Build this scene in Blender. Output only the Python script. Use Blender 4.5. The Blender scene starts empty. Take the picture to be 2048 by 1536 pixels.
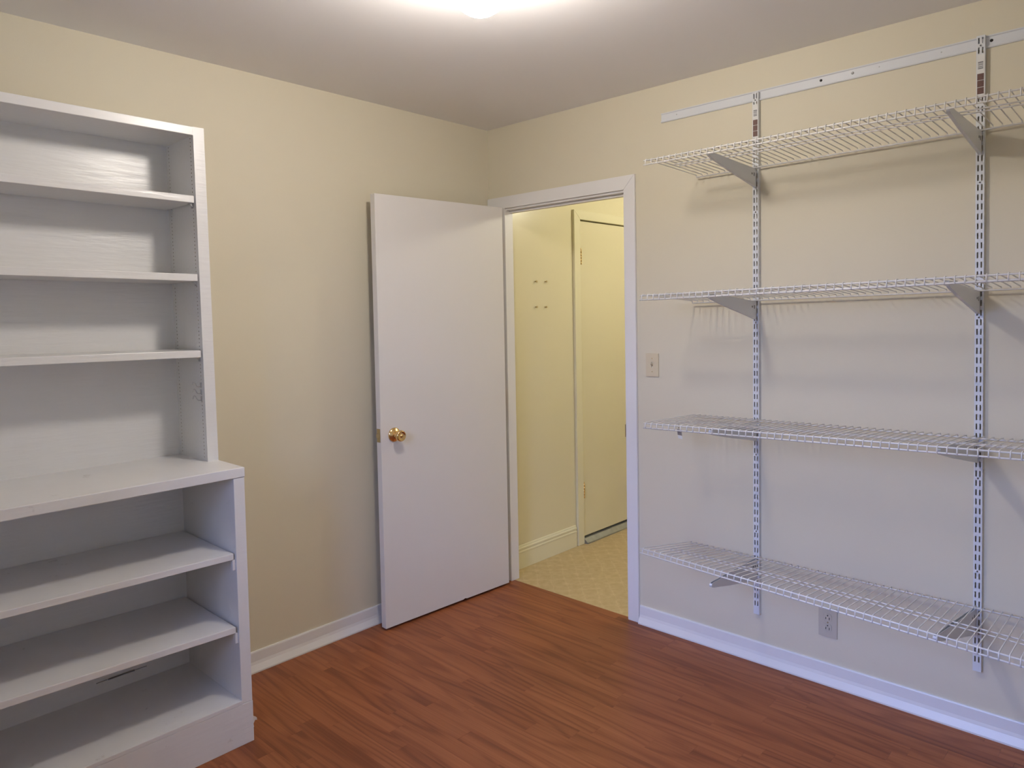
import bpy, bmesh, math, random
from mathutils import Vector, Matrix
R = random.Random(7)
SC = bpy.context.scene
C = SC.collection

# ------------------------------------------------------------------ camera
F, YAW, PIT, ROL, PX, PY = 1438.94, .8241, .0469, .0183, 1038.29, 695.12
fw = Vector((math.sin(YAW)*math.cos(PIT), math.cos(YAW)*math.cos(PIT), -math.sin(PIT)))
r0 = Vector((math.cos(YAW), -math.sin(YAW), 0)); d0 = fw.cross(r0)
rt = r0*math.cos(ROL) + d0*math.sin(ROL); dn = -r0*math.sin(ROL) + d0*math.cos(ROL)
cam_d = bpy.data.cameras.new('camera'); cam = bpy.data.objects.new('camera', cam_d); C.objects.link(cam)
m = Matrix.Identity(4)
for i in range(3):
    m[i][0], m[i][1], m[i][2] = rt[i], -dn[i], -fw[i]
m.translation = Vector((-2.7905, -2.7876, 1.4494))
cam.matrix_world = m
cam_d.sensor_width = 36; cam_d.lens = F/2048*36
cam_d.shift_x = (1024-PX)/2048; cam_d.shift_y = (PY-768)/2048
cam_d.clip_start = .02
SC.camera = cam

# ------------------------------------------------------------------ world, light, exposure
W = bpy.data.worlds.new('world'); SC.world = W; W.use_nodes = True
bg = W.node_tree.nodes['Background']
bg.inputs[0].default_value = (.34, .47, 1, 1); bg.inputs[1].default_value = 29
LAMP = dict(color=(1, .92, .835), strength=130)
HALL = dict(color=(1, .94, .74), strength=88)
VS = SC.view_settings
VS.view_transform = 'Standard'; VS.look = 'None'; VS.gamma = 1; VS.use_curve_mapping = False; VS.exposure = .09
SC.cycles.use_denoising = True; SC.cycles.use_adaptive_sampling = True; SC.cycles.adaptive_threshold = .035
SC.cycles.max_bounces = 8; SC.cycles.diffuse_bounces = 5
SC.cycles.sample_clamp_indirect = 8

# room: corner at the origin, wall_left is y=0, wall_right is x=0; the camera stands in the opposite corner
H = 2.44; XL = -3.0; YB = -2.95; WT = .045
WIN = (-2.30, -1.25, .90, 2.05)          # y0,y1,z0,z1 of the window in wall x = XL

# ------------------------------------------------------------------ materials
def mat(name, col, rough=.5, metal=0, spec=.5, bump=None, noise=None, emit=None):
    """bump=(scale,strength,stretch xyz) ; noise=(scale, amount, stretch) tints the colour a little (paint unevenness)"""
    M = bpy.data.materials.new(name); M.use_nodes = True
    nt = M.node_tree; b = nt.nodes['Principled BSDF']
    b.inputs['Base Color'].default_value = (*col, 1); b.inputs['Roughness'].default_value = rough
    b.inputs['Metallic'].default_value = metal; b.inputs['Specular IOR Level'].default_value = spec
    tc = nt.nodes.new('ShaderNodeTexCoord')
    def ntex(scale, st):
        mp = nt.nodes.new('ShaderNodeMapping'); mp.inputs['Scale'].default_value = st
        nt.links.new(tc.outputs['Object'], mp.inputs[0])
        n = nt.nodes.new('ShaderNodeTexNoise'); n.inputs['Scale'].default_value = scale; n.inputs['Detail'].default_value = 4
        nt.links.new(mp.outputs[0], n.inputs[0]); return n
    if bump:
        n = ntex(bump[0], bump[2] if len(bump) > 2 else (1, 1, 1))
        bp = nt.nodes.new('ShaderNodeBump'); bp.inputs['Strength'].default_value = bump[1]; bp.inputs['Distance'].default_value = .002
        nt.links.new(n.outputs['Fac'], bp.inputs['Height']); nt.links.new(bp.outputs[0], b.inputs['Normal'])
    if noise:
        n = ntex(noise[0], noise[2] if len(noise) > 2 else (1, 1, 1))
        mx = nt.nodes.new('ShaderNodeMix'); mx.data_type = 'RGBA'
        k = noise[1]
        mx.inputs[6].default_value = (*[c*(1-k) for c in col], 1); mx.inputs[7].default_value = (*[min(1, c*(1+k)) for c in col], 1)
        nt.links.new(n.outputs['Fac'], mx.inputs[0]); nt.links.new(mx.outputs[2], b.inputs['Base Color'])
    if emit:
        b.inputs['Emission Color'].default_value = (*emit[0], 1); b.inputs['Emission Strength'].default_value = emit[1]
    return M

M = {}
M['wall'] = mat('wall_paint', (.66, .61, .475), .62, bump=(260, .10), noise=(2.2, .02))
M['ceiling'] = mat('ceiling_paint', (.84, .83, .835), .8, bump=(200, .12))
M['hallwall'] = mat('hall_wall_paint', (.72, .67, .47), .26, bump=(60, .12))
M['halltrim'] = mat('hall_trim_paint', (.74, .70, .50), .35)
M['trim'] = mat('white_trim_paint', (.76, .75, .745), .38, bump=(60, .06))
M['door'] = mat('white_door_paint', (.725, .705, .69), .42, bump=(90, .10), noise=(6, .012, (1, 1, .2)))
M['case'] = mat('glossy_bookcase_paint', (.757, .752, .745), .30, bump=(70, .75, (.12, 1, 1)), noise=(9, .03))
M['casein'] = mat('bookcase_shelf_paint', (.76, .75, .745), .34, bump=(60, .4, (.12, 1, 1)), noise=(7, .04))
def scuff(m_, scale, lo, dark):
    nt = m_.node_tree; b_ = nt.nodes['Principled BSDF']; src = b_.inputs['Base Color'].links[0].from_socket
    tc = nt.nodes.new('ShaderNodeTexCoord'); n = nt.nodes.new('ShaderNodeTexNoise'); n.inputs['Scale'].default_value = scale; n.inputs['Detail'].default_value = 5; n.inputs['Roughness'].default_value = .65
    nt.links.new(tc.outputs['Object'], n.inputs[0]); cr = nt.nodes.new('ShaderNodeValToRGB'); nt.links.new(n.outputs['Fac'], cr.inputs[0])
    cr.color_ramp.elements[0].position = lo; cr.color_ramp.elements[0].color = (0, 0, 0, 1); cr.color_ramp.elements[1].position = lo+.12
    mx = nt.nodes.new('ShaderNodeMix'); mx.data_type = 'RGBA'; mx.blend_type = 'MULTIPLY'; mx.inputs[7].default_value = (*dark, 1)
    nt.links.new(cr.outputs[0], mx.inputs[0]); nt.links.new(src, mx.inputs[6]); nt.links.new(mx.outputs[2], b_.inputs['Base Color'])
scuff(M['casein'], 11, .66, (.55, .52, .48))
M['wire'] = mat('white_vinyl_wire', (.74, .73, .715), .26)
M['steel'] = mat('white_powder_steel', (.66, .68, .71), .36)
M['brass'] = mat('brass', (.80, .56, .26), .16, 1)
M['dullbrass'] = mat('aged_brass', (.52, .42, .24), .35, 1)
M['chrome'] = mat('zinc_steel', (.55, .55, .56), .3, 1)
M['holeshade'] = mat('peg_hole_shade', (.20, .12, .065), .8)  # dark brown that stands for the shade in the peg holes
M['black'] = mat('black_steel_and_slot_shade', (.03, .03, .03), .4, .6)  # black steel of the track screws; also the painted shade in the outlet slots
M['ivory'] = mat('ivory_plastic', (.64, .56, .40), .38)
M['almond'] = mat('almond_plastic', (.50, .465, .39), .36)
M['alum'] = mat('dull_aluminium', (.42, .43, .42), .45, .8, noise=(30, .2))
M['brown'] = mat('brown_print', (.12, .055, .042), .5, noise=(300, .5))
M['paper'] = mat('paper_label', (.70, .70, .68), .6)
M['grey'] = mat('grey_print', (.22, .22, .22), .6)
M['clear'] = mat('smoky_tag_plastic', (.25, .23, .23), .4)
M['sub'] = mat('underlay', (.10, .045, .025), .9)
M['globe'] = mat('lit_lamp_glass', (.9, .88, .85), .3, emit=(LAMP['color'], LAMP['strength']))
M['hallglobe'] = mat('lit_hall_lamp_glass', (.9, .88, .8), .3, emit=(HALL['color'], HALL['strength']))
M['ground'] = mat('lawn', (.055, .07, .035), .9, noise=(4, .4))

def glass():
    g = bpy.data.materials.new('window_glass'); g.use_nodes = True; nt = g.node_tree; nt.nodes.clear()
    o = nt.nodes.new('ShaderNodeOutputMaterial'); t = nt.nodes.new('ShaderNodeBsdfTransparent'); s = nt.nodes.new('ShaderNodeBsdfGlossy')
    s.inputs['Roughness'].default_value = .02; t.inputs[0].default_value = (.95, .97, .97, 1)
    x = nt.nodes.new('ShaderNodeMixShader'); x.inputs[0].default_value = .06
    nt.links.new(t.outputs[0], x.inputs[1]); nt.links.new(s.outputs[0], x.inputs[2]); nt.links.new(x.outputs[0], o.inputs[0])
    return g
M['glass'] = glass()

def wood():
    w = bpy.data.materials.new('laminate_oak'); w.use_nodes = True; nt = w.node_tree; L = nt.links.new
    b = nt.nodes['Principled BSDF']; b.inputs['Roughness'].default_value = .40; b.inputs['Specular IOR Level'].default_value = .28
    tc = nt.nodes.new('ShaderNodeTexCoord'); oi = nt.nodes.new('ShaderNodeObjectInfo')
    off = nt.nodes.new('ShaderNodeVectorMath'); off.operation = 'SCALE'; off.inputs[0].default_value = (37, 91, 13); L(oi.outputs['Random'], off.inputs['Scale'])
    ad = nt.nodes.new('ShaderNodeVectorMath'); ad.operation = 'ADD'; L(tc.outputs['Object'], ad.inputs[0]); L(off.outputs[0], ad.inputs[1])
    def tex(sc, det, rough=.55):
        mp = nt.nodes.new('ShaderNodeMapping'); mp.inputs['Scale'].default_value = sc; L(ad.outputs[0], mp.inputs[0])
        n = nt.nodes.new('ShaderNodeTexNoise'); n.inputs['Scale'].default_value = 1; n.inputs['Detail'].default_value = det
        n.inputs['Roughness'].default_value = rough; L(mp.outputs[0], n.inputs[0]); return n.outputs['Fac']
    def mth(op, a, bb):
        q = nt.nodes.new('ShaderNodeMath'); q.operation = op
        for i, v in enumerate((a, bb)):
            if v is None: continue
            if isinstance(v, (int, float)): q.inputs[i].default_value = v
            else: L(v, q.inputs[i])
        return q.outputs[0]
    ring = mth('SINE', mth('MULTIPLY', tex((8.5, .75, 1), 1.2, .4), 62), None)       # cathedral figure
    ring = mth('POWER', mth('MULTIPLY', mth('ADD', ring, 1), .5), 2.2)
    fine = tex((190, 3, 1), 4)
    wide = tex((18, 1.1, 1), 2)
    v = mth('ADD', mth('MULTIPLY', ring, .23), mth('ADD', mth('MULTIPLY', fine, .50), mth('MULTIPLY', wide, .50)))
    v = mth('ADD', v, mth('MULTIPLY', oi.outputs['Random'], .20))
    cr = nt.nodes.new('ShaderNodeValToRGB'); L(v, cr.inputs[0])
    e = cr.color_ramp.elements
    e[0].position = .30; e[0].color = (.36, .124, .048, 1); e[1].position = .95; e[1].color = (.165, .046, .017, 1)
    k = e.new(.62); k.color = (.265, .085, .031, 1)
    L(cr.outputs[0], b.inputs['Base Color'])
    bp = nt.nodes.new('ShaderNodeBump'); bp.inputs['Strength'].default_value = .12; bp.inputs['Distance'].default_value = .0006
    L(fine, bp.inputs['Height']); L(bp.outputs[0], b.inputs['Normal'])
    return w
M['wood'] = wood()

def vinyl():
    w = bpy.data.materials.new('patterned_sheet_vinyl'); w.use_nodes = True; nt = w.node_tree; L = nt.links.new
    b = nt.nodes['Principled BSDF']; b.inputs['Roughness'].default_value = .5
    tc = nt.nodes.new('ShaderNodeTexCoord'); sx = nt.nodes.new('ShaderNodeSeparateXYZ')
    nw = nt.nodes.new('ShaderNodeTexNoise'); nw.inputs['Scale'].default_value = 9; nw.inputs['Detail'].default_value = 3; L(tc.outputs['Object'], nw.inputs[0])
    mixv = nt.nodes.new('ShaderNodeVectorMath'); mixv.operation = 'MULTIPLY_ADD'; L(nw.outputs['Color'], mixv.inputs[0]); mixv.inputs[1].default_value = (.03, .03, .03); L(tc.outputs['Object'], mixv.inputs[2])
    L(mixv.outputs[0], sx.inputs[0])
    def mth(op, a, bb=None):
        q = nt.nodes.new('ShaderNodeMath'); q.operation = op
        for i, v in enumerate((a, bb)):
            if v is None: continue
            if isinstance(v, (int, float)): q.inputs[i].default_value = v
            else: L(v, q.inputs[i])
        return q.outputs[0]
    k = 2*math.pi/.15
    u = mth('SINE', mth('MULTIPLY', mth('ADD', sx.outputs[0], sx.outputs[1]), k/1.414)); v = mth('SINE', mth('MULTIPLY', mth('SUBTRACT', sx.outputs[0], sx.outputs[1]), k/1.414))
    a = mth('ABSOLUTE', mth('MULTIPLY', u, v))                 # lattice: small along the grout-like lines
    line = mth('SUBTRACT', 1, mth('MULTIPLY', a, 5)); line = mth('MAXIMUM', line, 0)
    n2 = nt.nodes.new('ShaderNodeTexNoise'); n2.inputs['Scale'].default_value = 28; n2.inputs['Detail'].default_value = 6; L(tc.outputs['Object'], n2.inputs[0])
    fac = mth('ADD', mth('MULTIPLY', line, mth('MULTIPLY', n2.outputs['Fac'], .55)), mth('MULTIPLY', mth('SUBTRACT', n2.outputs['Fac'], .5), 1.2))
    fac = mth('ADD', fac, .35)
    cr = nt.nodes.new('ShaderNodeValToRGB'); L(fac, cr.inputs[0]); e = cr.color_ramp.elements
    e[0].position = .1; e[0].color = (.46, .34, .165, 1); e[1].position = .95; e[1].color = (.60, .475, .26, 1)
    L(cr.outputs[0], b.inputs['Base Color'])
    bp = nt.nodes.new('ShaderNodeBump'); bp.inputs['Strength'].default_value = .4; bp.inputs['Distance'].default_value = .002
    L(fac, bp.inputs['Height']); L(bp.outputs[0], b.inputs['Normal'])
    return w
M['vinyl'] = vinyl()

def barcode(name, axis, freq):
    w = mat(name, (.7, .7, .7), .5); nt = w.node_tree; b = nt.nodes['Principled BSDF']
    tc = nt.nodes.new('ShaderNodeTexCoord'); mp = nt.nodes.new('ShaderNodeMapping'); nt.links.new(tc.outputs['Object'], mp.inputs[0])
    mp.inputs['Scale'].default_value = tuple(freq if i == axis else 0 for i in range(3))
    n = nt.nodes.new('ShaderNodeTexNoise'); n.inputs['Scale'].default_value = 1; n.inputs['Detail'].default_value = 0; nt.links.new(mp.outputs[0], n.inputs[0])
    cr = nt.nodes.new('ShaderNodeValToRGB'); cr.color_ramp.interpolation = 'CONSTANT'; nt.links.new(n.outputs['Fac'], cr.inputs[0])
    e = cr.color_ramp.elements; e[0].color = (.12, .12, .12, 1); e[1].position = .5; e[1].color = (.62, .62, .62, 1)
    nt.links.new(cr.outputs[0], b.inputs['Base Color']); return w
M['barcode'] = barcode('barcode_print', 2, 700)

# ------------------------------------------------------------------ mesh helpers
def rect(u0, u1, v0, v1): return [(u0, v0), (u1, v0), (u1, v1), (u0, v1)]
def ngon(u, v, r, n=8): return [(u+r*math.cos(2*math.pi*(k+.5)/n), v+r*math.sin(2*math.pi*(k+.5)/n)) for k in range(n)]
class MB:
    def __init__(s): s.bm = bmesh.new()
    def box(s, x0, x1, y0, y1, z0, z1, bev=0, mtx=None):
        t = bmesh.new(); bmesh.ops.create_cube(t, size=1)
        for v in t.verts: v.co = Vector(((x0+x1)/2+v.co.x*abs(x1-x0), (y0+y1)/2+v.co.y*abs(y1-y0), (z0+z1)/2+v.co.z*abs(z1-z0)))
        if bev: bmesh.ops.bevel(t, geom=t.edges[:], offset=bev, segments=2, profile=.5, affect='EDGES')
        return s.add(t, mtx)
    def add(s, t, mtx=None):
        if mtx is not None: bmesh.ops.transform(t, matrix=mtx, verts=t.verts[:])
        tmp = bpy.data.meshes.new('tmp'); t.to_mesh(tmp); t.free(); s.bm.from_mesh(tmp); bpy.data.meshes.remove(tmp); return s
    def prism(s, pts, axis, a0, a1, bev=0):
        """closed outline pts (2D) extruded along an axis: axis 0 -> (y,z), 1 -> (x,z), 2 -> (x,y)"""
        t = bmesh.new()
        def P(p, a): return {0: (a, p[0], p[1]), 1: (p[0], a, p[1]), 2: (p[0], p[1], a)}[axis]
        A = [t.verts.new(P(p, a0)) for p in pts]; B = [t.verts.new(P(p, a1)) for p in pts]
        t.faces.new(A); t.faces.new(B[::-1]); n = len(pts)
        for i in range(n): t.faces.new((A[i], B[i], B[(i+1) % n], A[(i+1) % n]))
        bmesh.ops.recalc_face_normals(t, faces=t.faces[:])
        if bev: bmesh.ops.bevel(t, geom=t.edges[:], offset=bev, segments=2, profile=.5, affect='EDGES')
        return s.add(t)
    def plate(s, outer, holes, axis, a0, a1):
        """sheet from a0 (seen face) to a1 with real holes through it; outlines as in prism"""
        t = bmesh.new()
        def P(p, a): return {0: (a, p[0], p[1]), 1: (p[0], a, p[1]), 2: (p[0], p[1], a)}[axis]
        loops = [outer]+list(holes)
        for a in (a0, a1):
            es = []
            for lp in loops:
                vs = [t.verts.new(P(p, a)) for p in lp]; es += [t.edges.new((vs[i], vs[(i+1) % len(vs)])) for i in range(len(vs))]
            bmesh.ops.triangle_fill(t, edges=es, use_beauty=True)
        for lp in loops:
            for i in range(len(lp)):
                p, q = lp[i], lp[(i+1) % len(lp)]; t.faces.new([t.verts.new(P(p, a0)), t.verts.new(P(q, a0)), t.verts.new(P(q, a1)), t.verts.new(P(p, a1))])
        bmesh.ops.remove_doubles(t, verts=t.verts[:], dist=1e-6); bmesh.ops.recalc_face_normals(t, faces=t.faces[:]); return s.add(t)
    def tube(s, pts, r, n=8):
        t = bmesh.new(); pts = [Vector(p) for p in pts]; rings = []
        up = Vector((0, 0, 1)); d = (pts[1]-pts[0]).normalized()
        if abs(d.dot(up)) > .9: up = Vector((1, 0, 0))
        side = d.cross(up).normalized()
        for i, p in enumerate(pts):
            if i == 0: d = (pts[1]-pts[0]).normalized()
            elif i == len(pts)-1: d = (pts[-1]-pts[-2]).normalized()
            else: d = ((pts[i+1]-p).normalized()+(p-pts[i-1]).normalized()).normalized()
            side = (side-d*side.dot(d)).normalized(); u2 = d.cross(side)
            rings.append([t.verts.new(p+side*(r*math.cos(2*math.pi*k/n))+u2*(r*math.sin(2*math.pi*k/n))) for k in range(n)])
        for a, b in zip(rings, rings[1:]):
            for k in range(n): t.faces.new((a[k], a[(k+1) % n], b[(k+1) % n], b[k]))
        t.faces.new(rings[0][::-1]); t.faces.new(rings[-1])
        bmesh.ops.recalc_face_normals(t, faces=t.faces[:]); 
        for f in t.faces: f.smooth = len(f.verts) == 4
        return s.add(t)
    def lathe(s, prof, n=24, mtx=None):
        """profile of (radius, height), turned round z"""
        t = bmesh.new(); rings = []
        for r, z in prof:
            rings.append([t.verts.new((r*math.cos(2*math.pi*k/n), r*math.sin(2*math.pi*k/n), z)) for k in range(n)] if r > 1e-6 else [t.verts.new((0, 0, z))])
        for a, b in zip(rings, rings[1:]):
            for k in range(n):
                q = [a[k % len(a)], a[(k+1) % len(a)], b[(k+1) % len(b)], b[k % len(b)]]
                u = []
                for v in q:
                    if v not in u: u.append(v)
                if len(u) > 2: t.faces.new(u).smooth = True
        bmesh.ops.recalc_face_normals(t, faces=t.faces[:]); return s.add(t, mtx)
    def mesh(s, name):
        me = bpy.data.meshes.new(name); s.bm.to_mesh(me); s.bm.free(); return me
    def build(s, name, m_, parent=None, org=None):
        """org = world point that becomes the object's origin"""
        if org is not None: bmesh.ops.translate(s.bm, vec=-Vector(org), verts=s.bm.verts[:])
        me = s.mesh(name); me.materials.append(M[m_])
        o = bpy.data.objects.new(name, me); C.objects.link(o)
        if org is not None: o.location = org
        if parent is not None: put(o, parent)
        return o
def put(o, parent):
    """parent keeping the world place (parents are unrotated or already placed)"""
    pm = wm(parent); o.parent = parent; o.matrix_parent_inverse = pm.inverted()
def wm(o):
    mtx = o.matrix_basis.copy()
    if o.parent: mtx = wm(o.parent) @ o.matrix_parent_inverse @ mtx
    return mtx
def tag(o, label, cat=None, group=None, kind=None):
    o['label'] = label
    if cat: o['category'] = cat
    if group: o['group'] = group
    if kind: o['kind'] = kind
    return o
def empty(name, loc, label, cat, group=None, kind=None):
    o = bpy.data.objects.new(name, None); C.objects.link(o); o.location = loc; o.empty_display_size = .1
    return tag(o, label, cat, group, kind)

# ================================================================== the setting
# --- walls
o = MB().box(XL-.1, WT, 0, .1, 0, H).build('wall_left', 'wall'); tag(o, 'beige painted wall behind the bookcase and the open door', 'wall', kind='structure')
DY0, DY1, DZ = -.900, -.118, 2.012           # rough doorway in wall_right
b = MB()
b.prism([(0, 0), (DY1, 0), (DY1, DZ), (DY0, DZ), (DY0, 0), (YB-.1, 0), (YB-.1, H), (0, H)], 0, 0, WT)
o = b.build('wall_right', 'wall'); tag(o, 'pale beige wall with the doorway and the wire shelving', 'wall', kind='structure')
o = MB().box(XL-.1, WT, YB-.1, YB, 0, H).build('wall_rear', 'wall'); tag(o, 'plain beige wall facing the bookcase', 'wall', kind='structure')
y0, y1, z0, z1 = WIN
b = MB(); b.box(XL-.1, XL, YB, y0, 0, H); b.box(XL-.1, XL, y1, 0, 0, H); b.box(XL-.1, XL, y0, y1, 0, z0); b.box(XL-.1, XL, y0, y1, z1, H)
o = b.build('wall_window', 'wall'); tag(o, 'beige wall holding the window, facing the wire shelving', 'wall', kind='structure')
o = MB().box(XL-.1, WT, YB-.1, .1, H, H+.1).build('ceiling', 'ceiling'); tag(o, 'flat off-white painted ceiling', 'ceiling', kind='structure')

# --- floor of separate laminate strips running along y
fl = MB().box(XL, .012, YB, 0, -.03, -.010).build('floor', 'sub'); tag(fl, 'reddish brown laminate wood floor', 'floor', kind='structure')
PWD = .0635; x = .012; row = 0
while x > XL:
    xw = min(PWD, x-XL); y = 0 + R.uniform(0, .35)*0; first = R.uniform(.15, .60)
    yy = 0
    while yy > YB:
        ln = first if first else R.uniform(.38, .74); first = None
        e = yy-ln
        if e < YB+.12: e = YB
        t = MB().box(x-xw+.00015, x-.00015, e+.0002, yy-.0002, -.010, 0)
        t.build('plank', 'wood', fl, org=(x-xw/2, (e+yy)/2, 0))
        yy = e
    x -= PWD; row += 1

# --- window in the wall beside the camera (out of frame, gives the cool daylight)
wn = empty('window_1', (XL, (y0+y1)/2, z0), 'white framed window facing the wire shelving wall', 'window', kind='structure')
b = MB()
for (a0, a1, c0, c1) in ((y0, y1, z0, z0+.05), (y0, y1, z1-.05, z1), (y0, y0+.05, z0+.05, z1-.05), (y1-.05, y1, z0+.05, z1-.05), (y0+.05, y1-.05, (z0+z1)/2-.025, (z0+z1)/2+.025)):
    b.box(XL-.09, XL-.02, a0, a1, c0, c1)
b.build('window_frame', 'trim', wn)
for zz0, zz1 in ((z0+.05, (z0+z1)/2-.025), ((z0+z1)/2+.025, z1-.05)):
    MB().box(XL-.058, XL-.054, y0+.05, y1-.05, zz0, zz1).build('pane', 'glass', wn)
MB().box(XL, XL+.05, y0-.04, y1+.04, z0-.03, z0).build('window_sill', 'trim', wn)
pl = bpy.data.lights.new('window_left_offscreen', 'AREA'); pl.shape = 'RECTANGLE'; pl.size = y1-y0; pl.size_y = z1-z0; pl.cycles.is_portal = True
po = bpy.data.objects.new('window_left_offscreen', pl); C.objects.link(po); po.location = (XL-.095, (y0+y1)/2, (z0+z1)/2); po.rotation_euler = (0, -math.pi/2, 0)
o = MB().box(XL-14, XL-.1, -14, 12, -.7, -.6).build('lawn', 'ground'); tag(o, 'green lawn outside the window', 'lawn', kind='structure')
def sky_blocker(p0, p1, top, label):
    """added light blocker: a lumpy bulging box between two ground points"""
    d = Vector((p1[0]-p0[0], p1[1]-p0[1], 0)); n_ = Vector((-d.y, d.x, 0)).normalized(); bm_ = bmesh.new()
    bmesh.ops.create_cube(bm_, size=1); bmesh.ops.subdivide_edges(bm_, edges=bm_.edges[:], cuts=9, use_grid_fill=True)
    for v in bm_.verts:
        u, w_, h_ = v.co.x+.5, v.co.y, v.co.z+.5
        v.co = Vector((p0[0], p0[1], -.6)) + d*u + n_*(w_*.7*(1-.25*h_)) + Vector((0, 0, (top+.6)*h_)) + Vector((R.uniform(-.06, .06), R.uniform(-.06, .06), R.uniform(-.05, .05)))
    o_ = MB().add(bm_).build('sky_blocker', 'ground'); return tag(o_, label, 'sky_blocker', kind='structure')
sky_blocker((XL-4.6, -9), (XL-4.6, 9), 2.05, 'long green block added across the lawn to cut low sky light')  # unseen, added to block low sky light through the window
sky_blocker((XL-.55, -3.45), (XL-2.1, -3.45), 4.2, 'tall green block added outside to keep window daylight off the bookcase')  # unseen, added to shade the bookcase from the window
o = MB().box(XL-.75, XL-.1, -5, 3, 2.40, 2.48).build('overhead_blocker', 'trim'); tag(o, 'white board added outside above the window to block high sky light', 'overhead_blocker', kind='structure')  # unseen board, added to block steep sky light

# --- baseboards: thin top, coved flare at the foot
def base_prof(s=1): return [(0, 0), (s*.024, 0), (s*.024, .006), (s*.019, .016), (s*.012, .030), (s*.009, .042), (s*.008, .078), (s*.006, .083), (0, .083)]
b = MB().prism([(-a, z) for a, z in base_prof()], 0, -1.657, 0)
# prism axis 0 takes (y,z)
o = b.build('baseboard_left', 'trim'); tag(o, 'white coved baseboard along the beige bookcase wall', 'baseboard', kind='structure')
b = MB().prism([(-a, z) for a, z in base_prof()], 1, YB, -.948)
o = b.build('baseboard_right', 'trim'); tag(o, 'white coved baseboard below the wire shelving', 'baseboard', kind='structure')

# --- door frame
tr = empty('trim_1', (0, -.51, 0), 'white painted door casing around the open doorway', 'door frame', kind='structure')
b = MB().prism([(-.886, 0), (-.946, 0), (-.946, 2.072), (-.886, 2.009)], 0, -.014, 0, .002); b.build('casing', 'trim', tr)
b = MB().prism([(-.946, 2.072), (-.886, 2.009), (-.132, 2.009), (-.072, 2.009), (-.004, 2.009), (-.004, 2.070)], 0, -.014, 0)
b.build('casing', 'trim', tr)
b = MB().prism([(-.132, 0), (-.072, 0), (-.072, 2.0085), (-.132, 2.0085)], 0, -.014, 0, .002); b.build('casing', 'trim', tr)
MB().box(-.002, WT+.002, DY1-.014, DY1, 0, DZ-.014, .0015).build('jamb', 'trim', tr)
MB().box(-.002, WT+.002, DY0, DY0+.016, 0, DZ-.014, .0015).build('jamb', 'trim', tr)
MB().box(-.002, WT+.002, DY0, DY1, DZ-.014, DZ, .0015).build('jamb', 'trim', tr)
MB().box(.022, WT+.001, DY0+.016, DY1-.014, DZ-.026, DZ-.014, .001).build('door_stop', 'trim', tr)
b = MB().box(-.0165, .012, DY0+.0145, DY0+.0175, .867, .926, .0008).build('strike_plate', 'dullbrass', tr); b['label'] = 'dark brass strike plate'

# --- hall behind the doorway
HX = 2.3; HY0 = -2.4; HWY = -.03
b = MB().prism([(WT, 0), (.744, 0), (.744, 2.022), (1.56, 2.022), (1.56, 0), (HX, 0), (HX, H), (WT, H)], 1, HWY, .1); b.box(.744, 1.56, .06, .1, 0, 2.022)
o = b.build('wall_hall', 'hallwall'); tag(o, 'pale yellow hall wall seen through the doorway', 'wall', kind='structure')
b = MB(); b.box(HX, HX+.1, HY0, .1, 0, H); b.box(WT, HX, HY0-.1, HY0, 0, H)
o = b.build('wall_hall_far', 'hallwall'); tag(o, 'pale yellow far wall of the hall', 'wall', kind='structure')
o = MB().box(WT, HX+.1, HY0-.1, .1, H, H+.1).build('ceiling_hall', 'ceiling'); tag(o, 'off-white ceiling of the hall', 'ceiling', kind='structure')
o = MB().box(.012, HX, HY0, .06, -.03, -.001).build('floor_hall', 'vinyl'); tag(o, 'yellow tan patterned vinyl floor in the hall', 'floor', kind='structure')
# hall baseboard with ridges
p = [(0, 0), (.013, 0), (.013, .088), (.015, .091), (.015, .098), (.011, .101), (.011, .107), (.0135, .110), (.0135, .117), (.008, .121), (.006, .130), (0, .132)]
o = MB().prism([(HWY-a, z) for a, z in p], 0, WT+.001, .672).build('baseboard_hall', 'halltrim'); tag(o, 'tall ridged cream baseboard on the hall wall', 'baseboard', kind='structure')
# hall door with casing
dr = empty('door_2', (.72, HWY, 0), 'flat cream hall door with brass hinges', 'door', kind='structure')
CX0, CX1, CT0, CT1 = .684, .744, 2.022, 2.078
b = MB().prism([(CX0, 0), (CX1, 0), (CX1, CT0), (CX0, CT1)], 1, HWY-.018, HWY, .002); b.build('casing', 'halltrim', dr)
b = MB().prism([(CX0, CT1), (CX1, CT0), (1.56, CT0), (1.62, CT1)], 1, HWY-.018, HWY, .002); b.build('casing', 'halltrim', dr)
b = MB().prism([(1.56, 0), (1.62, 0), (1.62, CT1), (1.56, CT0)], 1, HWY-.018, HWY, .002); b.build('casing', 'halltrim', dr)
MB().box(CX1+.004, 1.556, HWY-.008, HWY+.027, .045, CT0-.008, .001).build('door_slab', 'hallwall', dr)
b = MB().prism([(HWY-.003, .0), (HWY-.040, .0), (HWY-.040, .008), (HWY-.022, .022), (HWY-.012, .030), (HWY-.003, .032), (HWY+.06, .032), (HWY+.06, .0)], 0, CX1+.004, 1.556)
q = b.build('threshold', 'alum', dr); q['label'] = 'grey metal threshold strip'
for hz in (1.79, .334):
    h = MB().box(CX1-.004, CX1+.010, HWY-.0105, HWY-.008, hz-.044, hz+.044, .0006)
    for i in range(5): h.tube([(CX1+.003, HWY-.016, hz-.044+i*.0178), (CX1+.003, HWY-.016, hz-.044+i*.0178+.0165)], .0055, 10)
    h.tube([(CX1+.003, HWY-.016, hz+.044), (CX1+.003, HWY-.016, hz+.056)], .0035, 8)
    h.build('hinge', 'brass', dr)
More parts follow.
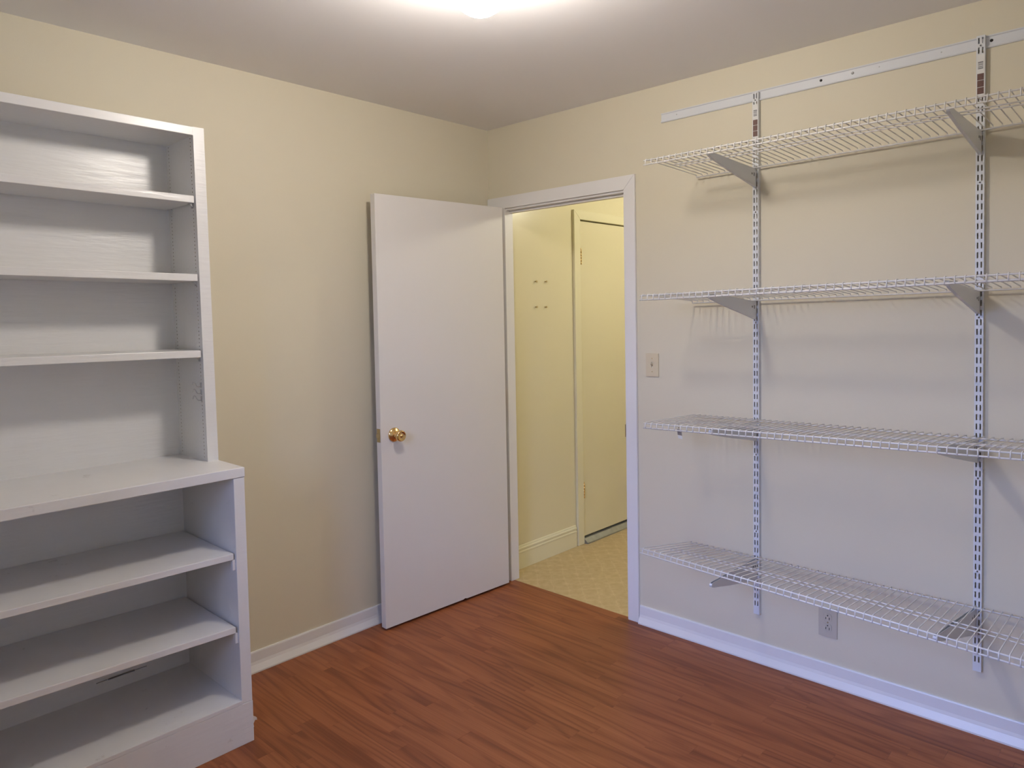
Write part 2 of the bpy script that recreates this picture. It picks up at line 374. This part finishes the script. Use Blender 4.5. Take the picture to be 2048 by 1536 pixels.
for sx_, sz_, wd_ in ((.334, 1.634, 'upper screw farther from'), (.422, 1.635, 'upper screw nearer'), (.335, 1.487, 'lower screw farther from'), (.419, 1.486, 'lower screw nearer')):
    s = MB().tube([(sx_, HWY, sz_), (sx_, HWY-.012, sz_)], .0035, 8); s.tube([(sx_, HWY-.011, sz_), (sx_, HWY-.0145, sz_)], .006, 10)
    o = s.build('screw', 'dullbrass', org=(sx_, HWY, sz_)); tag(o, f'small dark {wd_} the hall door casing, in the yellow wall', 'screw', 'four screws in the hall wall')

# --- ceiling lamps
def lamp(name, loc, r, drop, label, m_, globe='lamp_globe'):
    """round glass globe on a short ceiling holder; drop = ceiling to globe centre"""
    t = empty(name, loc, label, 'ceiling light'); T = Matrix.Translation(loc); n = 14
    MB().lathe([(0, 0), (r*.85, 0), (r*.88, -.006), (r*.80, -.018), (r*.50, -.024), (r*.46, -(drop-r*.86)), (0, -(drop-r*.86))], 36, T).build('lamp_holder', 'trim', t)
    MB().lathe([(r*math.sin(math.pi*a_/n), -drop+r*math.cos(math.pi*a_/n)) for a_ in range(2, n)] + [(0, -drop-r)], 40, T).build(globe, m_, t)
    return t
lamp('ceiling_lamp', (-1.395, -1.375, H), .080, .105, 'lit round glass globe lamp on the ceiling above the laminate floor', 'globe')
lamp('hall_lamp_offscreen', (1.25, -1.15, H), .09, .115, 'lit round glass globe lamp on the hall ceiling', 'hallglobe', 'lamp_globe_offscreen')

# ================================================================== open door
dA = Vector((-.839, -.1162, 0)); dB = Vector((-.0585, -.1558, 0)); dv = (dB-dA); DW = dv.length; dv.normalize(); dnrm = Vector((dv.y, -dv.x, 0))   # towards the camera
door = empty('door_1', (dB.x, dB.y, 0), 'white flush door standing open against the beige wall', 'door', kind='structure')
door.rotation_euler = (0, 0, math.atan2(-dv.y, -dv.x))     # local +x runs from the hinge edge to the latch edge
DM = wm(door)
def dobj(b_, name, m_, parent=None):
    o_ = b_.build(name, m_); o_.parent = parent or door
    return o_
# local: x 0..DW towards latch, y: camera side is +y ? (computed sign)
sgn = 1 if (DM.to_3x3() @ Vector((0, 1, 0))).dot(dnrm) > 0 else -1
TH = .035
b = MB()
pts = [(0, .012), (DW*.38, .012), (DW*.385, .016), (DW*.40, .0155), (DW*.405, .0125), (DW, .011), (DW, 2.0005), (0, 2.0055)]
b.prism(pts, 1, 0, -sgn*TH, .0012)
slab = dobj(b, 'door_slab', 'door')
kx, kz = DW-.072, .903
KM = Matrix.Translation((kx, 0, kz)) @ Matrix.Rotation(-sgn*math.pi/2, 4, 'X')
rose = dobj(MB().lathe([(0, 0), (.0325, 0), (.0330, .003), (.031, .006), (.026, .009), (.020, .012), (.0175, .014), (0, .014)], 32, KM), 'rosette', 'brass')
kn = dobj(MB().lathe([(0, .010), (.0155, .011), (.0130, .018), (.0115, .026), (.013, .031), (.020, .036), (.0245, .043), (.0262, .051), (.0255, .057), (.0225, .061), (.0205, .0615), (.0185, .0595), (.010, .0585), (.0065, .0585), (.006, .0605), (0, .0605)], 32, KM), 'knob', 'brass')
lp = MB().box(DW-.0005, DW+.002, -sgn*(TH/2-.0125), -sgn*(TH/2+.0125), .875, .937, .0006)
lpo = dobj(lp, 'latch_plate', 'dullbrass')
dobj(MB().prism([(DW, -sgn*(TH/2-.007)), (DW+.010, -sgn*(TH/2+.006)), (DW, -sgn*(TH/2+.007))], 2, .897, .915), 'latch_bolt', 'dullbrass', lpo)
for hz in (.22, 1.0, 1.80):
    h = MB().box(-.003, 0, -sgn*TH, -sgn*.004, hz-.045, hz+.045)
    h.box(-.010, -.003, -sgn*TH, -sgn*(TH+.003), hz-.045, hz+.045)
    for i in range(5): h.tube([(-.006, -sgn*(TH+.003), hz-.045+i*.018), (-.006, -sgn*(TH+.003), hz-.045+i*.018+.017)], .006, 10)
    dobj(h, 'hinge', 'brass')

# ================================================================== bookcase
BR = -1.657; BL = -2.76; BD = -.461; UD = -.270; CT = .949; YK = -.035
bc = empty('bookcase', ((BR+BL)/2, -.23, 0), 'tall white painted bookcase with a deeper lower section', 'bookcase')
ST = .038
def lean(o_):        # the upper section leans a few millimetres
    for v in o_.data.vertices: v.co.x -= (v.co.z-CT)*.0066
    return o_
# lower section
MB().box(BR-ST, BR, BD, -.002, .142, CT-.034, .0015).build('side_panel', 'casein', bc)
MB().box(BL, BL+ST, BD, -.002, .142, CT-.034, .0015).build('side_panel', 'casein', bc)
MB().box(BL, BR+.0015, BD-.002, -.002, CT-.033, CT, .0022).build('countertop', 'casein', bc)
MB().plate(rect(BL+ST, BR-ST, .13, CT-.033), [rect(-1.975, -1.886, .1935, .2005), rect(-2.012, -1.9765, .1957, .1985), rect(-1.8845, -1.846, .1957, .1985)], 1, YK-.008, YK+.002).build('back_panel', 'case', bc)   # cracked along a slot
MB().box(BL, BR-ST+.003, BD-.0015, YK-.008, .1415, .1545, .001).build('bottom_shelf', 'casein', bc)
kb = MB().box(BL, BR+.001, BD-.001, BD+.020, .0, .141, .0015).build('kick_board', 'casein', bc)
MB().box(BR-.02, BR, BD+.022, -.03, .0, .1415).build('side_skirt', 'casein', bc)
sp = MB().prism([(BR-.002, .066), (BR+.012, .072), (BR+.022, .064), (BR+.023, .055), (BR+.016, .058), (BR+.009, .047), (BR+.011, .036), (BR+.004, .028), (BR+.006, .014), (BR-.002, .010)], 1, BD+.018, BD+.024)
q = sp.build('splinter', 'trim', bc); q['label'] = 'torn white edge of the old skirting'
def shelf(xr, zr, slope, y0_, y1_, th, m_='casein', xl=None):
    xl = BL+ST+.004 if xl is None else xl
    zl = zr + slope*(xr-xl)
    b_ = MB().prism([(xr, zr), (xr, zr-th), (xl, zl-th), (xl, zl)], 1, y0_, y1_, .0016)
    return b_.build('shelf', m_, bc)
shelf(BR-ST-.006, .6615, .0150, BD+.006, YK-.010, .021)
shelf(BR-ST-.008, .4105, .0235, BD+.006, YK-.010, .021)
for zz, yy_ in ((.640, BD+.012), (.389, BD+.012)):
    c = MB().box(BR-ST-.010, BR-ST-.0005, yy_-.004, yy_+.010, zz-.036, zz-.0005, .0008); c.build('shelf_support', 'trim', bc)
    c = MB().box(BR-ST-.010, BR-ST-.0005, -.08, -.066, zz-.036, zz-.0005, .0008); c.build('shelf_support', 'trim', bc)
# upper section
pegs = []
for yy_ in (UD+.026, -.058):               # two columns of drilled peg holes in the inner face
    zz = CT+.014
    while zz < 2.078: pegs.append(ngon(yy_, zz, .0025)); zz += .0131
b = MB().plate(rect(UD, -.002, CT, 2.113), pegs, 0, BR-ST, BR-ST+.012); b.box(BR-ST+.012, BR, UD, -.002, CT, 2.113)
lean(b.build('side_panel', 'case', bc))
b = MB()                                   # dark brown linings paint in the shade of the drilled holes
for lp in pegs: b.plate(lp, [[(u*.92+(lp[0][0]+lp[4][0])*.04, v*.92+(lp[0][1]+lp[4][1])*.04) for u, v in lp]], 0, BR-ST+.0005, BR-ST+.012).prism(lp, 0, BR-ST+.0115, BR-ST+.012)
q = lean(b.build('peg_holes', 'holeshade', bc)); q['kind'] = 'stuff'; q['label'] = 'painted-in shade inside two columns of tiny drilled peg holes'
lean(MB().box(BL, BL+ST, UD, -.002, CT, 2.113, .0018).build('side_panel', 'case', bc))
tp = MB().prism([(BR-ST+.001, 2.113), (BR-ST+.001, 2.0835), (BL, 2.091), (BL, 2.1205)], 1, UD, -.002, .0018); lean(tp.build('top_panel', 'case', bc))
MB().box(BL+ST, BR-ST, YK, YK+.008, CT-.02, 2.092).build('back_panel', 'case', bc)
UX = BR-ST-.005
uz = [(1.877, .0115), (1.6075, .011), (1.342, .011)]
for zr, s in uz:
    shelf(UX-.0066*(zr-CT), zr, s, UD+.003, YK-.002, .0245, 'case')
def clip(x_, y_, z_, m_='chrome'):
    """folded sheet-metal shelf support: peg, upright tab and flat ear"""
    c_ = MB(); c_.box(x_-.0015, x_, y_-.007, y_+.007, z_-.014, z_+.002, .0005); c_.box(x_-.014, x_-.001, y_-.007, y_+.007, z_-.0005, z_+.001, .0004)
    c_.tube([(x_-.001, y_, z_-.008), (x_+.004, y_, z_-.008)], .0022, 8); c_.prism([(x_-.013, z_), (x_-.001, z_-.013), (x_-.001, z_)], 1, y_-.0075, y_-.0065)
    return c_.build('shelf_support', m_, bc)
for zr, s in uz:
    for yy_ in (UD+.030, -.062): clip(BR-ST-.0066*(zr-CT), yy_, zr-.0245-.0015, 'trim' if yy_ > -.1 else 'chrome')
# three spare wire shelf supports pushed into the front peg holes
for k in range(3):
    zz = 1.222-k*.024; xx = BR-ST-.0066*(zz-CT); yy_ = UD+.026
    c = MB(); c.box(xx-.003, xx, yy_-.004, yy_+.004, zz-.012, zz+.006, .0005)
    c.tube([(xx-.001, yy_, zz-.008), (xx-.010, yy_, zz-.009), (xx-.016, yy_, zz-.006), (xx-.021, yy_, zz+.006), (xx-.025, yy_, zz+.010), (xx-.029, yy_, zz+.007), (xx-.031, yy_, zz-.002)], .0011, 6)
    c.build('spare_support', 'chrome', bc)

# ================================================================== wall-hung wire shelving
# hanging track
t = empty('hang_track', (-.006, -2.0, 2.295), 'long pale metal hang track screwed high on the wall', 'rail')
TY0, TY1 = -1.084, YB+.01
def tz(y): return 2.2945 + (y+1.08)*(-.006)
b = MB(); n1 = [(-.0005, -.020), (-.006, -.020), (-.0085, -.0165), (-.0085, -.0145), (-.004, -.0165), (-.0035, -.010), (-.0035, .014), (-.007, .017), (-.007, .020), (-.0005, .020)]
bm2 = bmesh.new(); A = [bm2.verts.new((px_, TY0, tz(TY0)+pz_)) for px_, pz_ in n1]; B = [bm2.verts.new((px_, TY1, tz(TY1)+pz_)) for px_, pz_ in n1]
bm2.faces.new(A); bm2.faces.new(B[::-1])
for i in range(len(n1)): bm2.faces.new((A[i], A[(i+1) % len(n1)], B[(i+1) % len(n1)], B[i]))
bmesh.ops.recalc_face_normals(bm2, faces=bm2.faces[:]); b.add(bm2); b.build('rail', 'steel', t)
for yy_, kind in ((-1.16, 0), (-1.772, 1), (-1.885, 2), (-1.975, 0), (-2.17, 0), (-2.313, 1), (-2.65, 1)):
    z_ = tz(yy_)+.002
    if kind == 2: MB().lathe([(0, .0035), (.003, .003), (.005, .0005), (.005, 0), (0, 0)], 14, Matrix.Translation((-.0035, yy_, z_)) @ Matrix.Rotation(-math.pi/2, 4, 'Y')).build('screw', 'chrome', t)
    else: k_ = 1 if kind else .45; MB().lathe([(0, .0030*k_), (.003*k_, .0026*k_), (.0050*k_, .0004), (.0050*k_, 0), (0, 0)], 14, Matrix.Translation((-.0035, yy_, z_)) @ Matrix.Rotation(-math.pi/2, 4, 'Y')).build('screw' if kind else 'rivet', 'black' if kind else 'chrome', t)

# slotted standards
def standard(yt, yb, zt, zb, label):
    """upright channel; yt / yb = its left (hall side) front edge at the top and bottom"""
    wd, dp, pitch, sh = .0245, .0140, .0315, .0195
    t_ = empty('slotted_standard', (-.004, yb-wd/2, zb), label, 'shelf standard', 'slotted standards on the shelving wall')
    cols = [0, .0046, .0090, .0155, .0199, wd]
    bm_ = bmesh.new(); hgt = zt-zb; n = int((hgt-.012)/pitch)
    def yl(z): return yb + (yt-yb)*(z-zb)/hgt
    zs = [zb]; kind = []
    z = zt-.006
    rows = []
    for i in range(n):
        rows.append((z-sh, z)); z -= pitch
    rows = rows[::-1]; cur = zb; seq = []
    for (a, c_) in rows:
        if a > cur+1e-5: seq.append((cur, a, 0))
        seq.append((a, c_, 1)); cur = c_
    seq.append((cur, zt, 0))
    xf = -dp-.004
    def q(ya, yb_, za, zb_, ):
        vs = [bm_.verts.new((xf, yl(za)-ya, za)), bm_.verts.new((xf, yl(za)-yb_, za)), bm_.verts.new((xf, yl(zb_)-yb_, zb_)), bm_.verts.new((xf, yl(zb_)-ya, zb_))]
        bm_.faces.new(vs)
        return vs
    hole_z = [rows[::-1][i_][0]-.006 for i_ in (0, 14, 28, 45, 55)]
    for a, c_, k in seq:
        for j in range(5):
            hz_ = [h_ for h_ in hole_z if a < h_-.003 and h_+.003 < c_]
            if j == 2 and not k and hz_:       # drilled screw hole between two slot rows
                u0, u1, v0, v1 = cols[2], cols[3], hz_[0]-.0025, hz_[0]+.0025; m0, m1 = (u0+u1)/2-.0025, (u0+u1)/2+.0025
                q(u0, u1, a, v0); q(u0, u1, v1, c_); q(u0, m0, v0, v1); q(m1, u1, v0, v1); continue
            if k and j in (1, 3):      # slot: no face, but side walls so that the sheet has thickness
                for y_ in (cols[j], cols[j+1]):
                    bm_.faces.new([bm_.verts.new(p_) for p_ in ((xf, yl(a)-y_, a), (xf+.0018, yl(a)-y_, a), (xf+.0018, yl(c_)-y_, c_), (xf, yl(c_)-y_, c_))])
                continue
            q(cols[j], cols[j+1], a, c_)
    for y_ in (0, wd):                 # channel sides back to the wall
        for a, c_, k in seq:
            bm_.faces.new([bm_.verts.new(p_) for p_ in ((xf, yl(a)-y_, a), (-.0003, yl(a)-y_, a), (-.0003, yl(c_)-y_, c_), (xf, yl(c_)-y_, c_))])
    for z_ in (zb, zt):
        bm_.faces.new([bm_.verts.new(p_) for p_ in ((xf, yl(z_), z_), (xf, yl(z_)-wd, z_), (-.0003, yl(z_)-wd, z_), (-.0003, yl(z_), z_))])
    bmesh.ops.remove_doubles(bm_, verts=bm_.verts[:], dist=1e-5)
    bmesh.ops.recalc_face_normals(bm_, faces=bm_.faces[:])
    MB().add(bm_).build('channel', 'steel', t_)
    def stick(z0_, z1_, m_, w0=.0025, off=.0005):
        ya = yl(z0_)-w0; yb_ = yl(z0_)-wd+w0
        return MB().box(xf-off, xf+.0002, yb_, ya, z0_, z1_).build('sticker', m_, t_, org=(xf, (ya+yb_)/2, (z0_+z1_)/2))
    stick(2.128, 2.262, 'paper', .0018, .0004)
    stick(2.216, 2.240, 'barcode', .005, .0007)
    for k in range(3): stick(2.1362+k*.0222, 2.1362+k*.0222+.0208, 'brown', .0030, .0008)
    return t_
standard(-1.5095, -1.5080, 2.3100, .2014, 'white slotted upright standard nearer the light switch')
standard(-2.2735, -2.2830, 2.3230, .2180, 'white slotted upright standard farther along, beyond the outlet')

# shelves and brackets
WR = .0019
def wire_shelf(zbl, zbr, zfl, zfr, yl_, label):
    """back / front surface heights at the free end yl_ (l) and at y=-2.46 (r); 16 inch deep ventilated shelf"""
    YE = YB+.015; xb, xf = -.0315, -.412
    def zb(y): return zbl + (zbr-zbl)*(y-yl_)/(-2.46-yl_)
    def zf(y): return zfl + (zfr-zfl)*(y-yl_)/(-2.46-yl_)
    def zs(x, y): k = (x-xb)/(xf-xb); return zb(y)*(1-k)+zf(y)*k
    t_ = empty('wire_shelf', (xb, yl_, zb(yl_)), label, 'shelf', 'white wire shelves on the slotted standards')
    def rod(x, dz, name, r=.0030, ya=yl_, lab=None):
        k = max(0, min(1, (x-xb)/(xf-xb)))
        MB().tube([(x, ya, zs(x, ya)+dz), (x, (ya+YE)/2, zs(x, (ya+YE)/2)+dz), (x, YE, zs(x, YE)+dz)], r, 8).build(name, 'wire', t_)
    rod(xf-.0006, -WR-.0026, 'front_rod', .0029); rod(xf-.004, -.0215, 'lip_rod', .0029)
    rod(-.245, -WR-.0028, 'support_rod', .0024, yl_-.055); rod(-.282, -WR-.0028, 'support_rod', .0024, yl_-.055)
    rod(xb+.006, -.0088, 'back_rod', .0030, yl_-.012)
    # one cross wire, shared: local +x runs from the wall to the front, bent down at both ends
    Lw = xb-xf
    w = MB().tube([(-.0064, 0, -.0095), (-.0060, 0, -.0035), (-.0042, 0, -.0010), (-.001, 0, 0), (Lw-.004, 0, 0), (Lw+.003, 0, -.0015), (Lw+.0058, 0, -.007), (Lw+.0062, 0, -.0245)], WR, 6)
    me = w.mesh('cross_wire'); me.materials.append(M['wire'])
    y = yl_-.010
    while y > YE+.004:
        o_ = bpy.data.objects.new('cross_wire', me); C.objects.link(o_)
        p0 = Vector((xb, y, zb(y))); p1 = Vector((xf, y, zf(y))); d = p1-p0
        a = math.atan2(d.z, -d.x)
        o_.location = p0; o_.rotation_euler = (0, a, math.pi)      # local x -> -x world
        o_.rotation_euler = Matrix(((d.x/d.length, 0, d.z/d.length), (0, -1, 0), (d.z/d.length, 0, -d.x/d.length))).to_euler()
        put(o_, t_); y -= .0258
    return zb, zf
SH = [wire_shelf(2.0190, 2.0285, 2.0301, 2.0360, -1.2556, 'topmost white wire shelf, just below the hang track'),
      wire_shelf(1.4905, 1.5095, 1.5150, 1.5390, -1.2325, 'second white wire shelf from the top, above the light switch height'),
      wire_shelf(1.0050, 1.0200, 1.0175, 1.0440, -1.2432, 'third white wire shelf from the top, with a tag hanging under it'),
      wire_shelf(.4480, .4450, .5170, .4655, -1.2219, 'lowest white wire shelf, sagging askew above the outlet')]

def bracket(yw, zw, yt, zt, hw, label):
    """sheet-metal arm from the standard (yw, top zw) to its tip (yt, top zt)"""
    xw, xt = -.0185, -.4045
    t_ = empty('shelf_bracket', (xw, yw, zw), label, 'bracket', 'shelf brackets hooked into the standards')
    Lx = xw-xt
    d = Vector((xt-xw, yt-yw, zt-zw)); 
    ex = d.normalized(); ey = Vector((0, 0, 1)).cross(ex).normalized(); ez = ex.cross(ey); T = Matrix((( *(ex[0], ey[0], ez[0]), xw), (ex[1], ey[1], ez[1], yw), (ex[2], ey[2], ez[2], zw), (0, 0, 0, 1)))
    Ld = d.length
    prof = [(.0, 0), (.045, .0), (Ld-.012, 0), (Ld-.004, -.003), (Ld, -.009), (Ld-.003, -.015), (Ld-.02, -.0205), (Ld*.62, -.020-(hw-.02)*.385), (Ld*.30, -.020-(hw-.02)*.70), (.0, -hw)]
    b_ = MB().prism(prof, 1, -.0050, -.0038).prism(prof, 1, .0038, .0050)          # folded sheet: two cheeks, open along the top
    low = prof[3:]
    for (xa, za), (xb_, zb_) in zip(low, low[1:]): b_.prism([(xa, za), (xb_, zb_), (xb_, zb_+.0012), (xa, za+.0012)] if abs(xa-xb_) > .004 else [(xa, za), (xb_, zb_), (xb_-.0012, zb_), (xa-.0012, za)], 1, -.0045, .0045)
    bmesh.ops.transform(b_.bm, matrix=T, verts=b_.bm.verts[:])
    b_.build('arm', 'steel', t_)
    hk = MB()
    for zz in (-.012, -hw+.014): hk.box(-.008, .003, -.0012, .0012, zz-.006, zz+.006, .0003)
    bmesh.ops.transform(hk.bm, matrix=T, verts=hk.bm.verts[:]); hk.build('hook', 'chrome', t_)
    for dx, w_, hh, m_ in ((.014, .008, .014, 'grey'), (.032, .010, .007, 'grey')):
        s_ = MB().box(dx, dx+w_, -.0055, .0055, -.024-hh/2, -.024+hh/2); bmesh.ops.transform(s_.bm, matrix=T, verts=s_.bm.verts[:])
        s_.build('sticker', m_, t_)
    return t_
L1, R1 = -1.5200, -2.2870
for i, (zb, zf) in enumerate(SH):
    nm = ('topmost', 'second', 'third', 'lowest')[i]
    h = (.072, .072, .078, .088)[i]
    zl, zlt = (zb(L1)-.0130, zf(L1)-.0105) if i < 3 else (.4330, .4430)      # the lowest shelf has lifted off this arm
    bracket(L1, zl, -1.520, zlt, h, f'tapered grey-white bracket under the {nm} wire shelf on the standard nearer the switch')
    bracket(R1, zb(R1)-.0215+.0085, (-2.276, -2.279, -2.260, -2.254)[i], zf(R1)-.0105, h, f'tapered grey-white bracket under the {nm} wire shelf on the standard beyond the outlet')

# hanging tag under the third shelf
tg = empty('price_tag', (-.24, -1.305, .975), 'small smoky plastic tag hanging from the third wire shelf', 'tag')
MB().tube([(-.245, -1.2995, 1.0125), (-.243, -1.2985, .990), (-.243, -1.2985, .975)], .0014, 6).build('strap', 'grey', tg)
MB().prism([(-1.290, .974), (-1.310, .972), (-1.3135, .948), (-1.2935, .950)], 0, -.2435, -.2425).build('card', 'clear', tg)
MB().prism([(-1.2938, .949), (-1.3133, .947), (-1.315, .934), (-1.2955, .936)], 0, -.2433, -.2427).build('sleeve', 'paper', tg)

# ================================================================== switch and outlet
sw = empty('light_switch', (0, -1.0255, 1.207), 'ivory toggle light switch plate beside the door casing', 'light switch')
sy, sz = -1.0255, 1.2075
MB().plate(rect(sy-.0325, sy+.0325, sz-.052, sz+.052), [rect(sy-.0052, sy+.0052, sz-.0125, sz+.0125)], 0, -.0055, -.0040).plate(rect(sy-.0335, sy+.0335, sz-.053, sz+.053), [rect(sy-.0052, sy+.0052, sz-.0125, sz+.0125)], 0, -.0040, -.0002).build('cover_plate', 'ivory', sw)
MB().prism([(-.0005, sz-.006), (-.016, sz+.006), (-.0145, sz+.0105), (-.0005, sz+.005)], 1, sy-.0042, sy+.0042, .0008).build('toggle', 'ivory', sw)
for zz in (sz+.030, sz-.030):
    MB().lathe([(0, .0012), (.002, .001), (.003, 0), (0, 0)], 12, Matrix.Translation((-.0055, sy, zz)) @ Matrix.Rotation(-math.pi/2, 4, 'Y')).build('screw', 'dullbrass', sw)

oy, oz = -1.8008, .2415
ot = empty('wall_outlet', (0, oy, oz), 'almond duplex wall outlet below the lowest wire shelf', 'outlet')
n = 28; rr = .0170
def face(dz, g): return [(oy+max(-.0150, min(.0150, rr*math.cos(2*math.pi*(k+.5)/n)))*g, oz+dz+max(-.0142, min(.0142, rr*math.sin(2*math.pi*(k+.5)/n)))*g) for k in range(n)]
MB().plate(rect(oy-.034, oy+.034, oz-.056, oz+.056), [face(.0195, 1.02), face(-.0195, 1.02)], 0, -.0055, -.0040).plate(rect(oy-.035, oy+.035, oz-.057, oz+.057), [face(.0195, 1.02), face(-.0195, 1.02)], 0, -.0040, -.0002).build('cover_plate', 'almond', ot)
for dz in (.0195, -.0195):
    rc = MB().plate(face(dz, 1), [rect(oy-.0078, oy-.0052, oz+dz-.0085, oz+dz+.0010), rect(oy+.0052, oy+.0078, oz+dz-.0075, oz+dz+.0010), ngon(oy, oz+dz+.0075, .0029)], 0, -.0070, -.0003)
    rc = rc.build('receptacle', 'almond', ot)
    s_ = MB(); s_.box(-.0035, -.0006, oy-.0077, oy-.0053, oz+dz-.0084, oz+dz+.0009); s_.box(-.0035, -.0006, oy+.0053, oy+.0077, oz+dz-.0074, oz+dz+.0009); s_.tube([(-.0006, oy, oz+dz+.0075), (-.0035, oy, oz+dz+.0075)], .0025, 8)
    s_.build('slot_shade', 'black', rc)  # black inserts paint the shade inside the outlet slots
MB().lathe([(0, .0012), (.002, .001), (.003, 0), (0, 0)], 12, Matrix.Translation((-.0055, oy, oz)) @ Matrix.Rotation(-math.pi/2, 4, 'Y')).build('screw', 'dullbrass', ot)
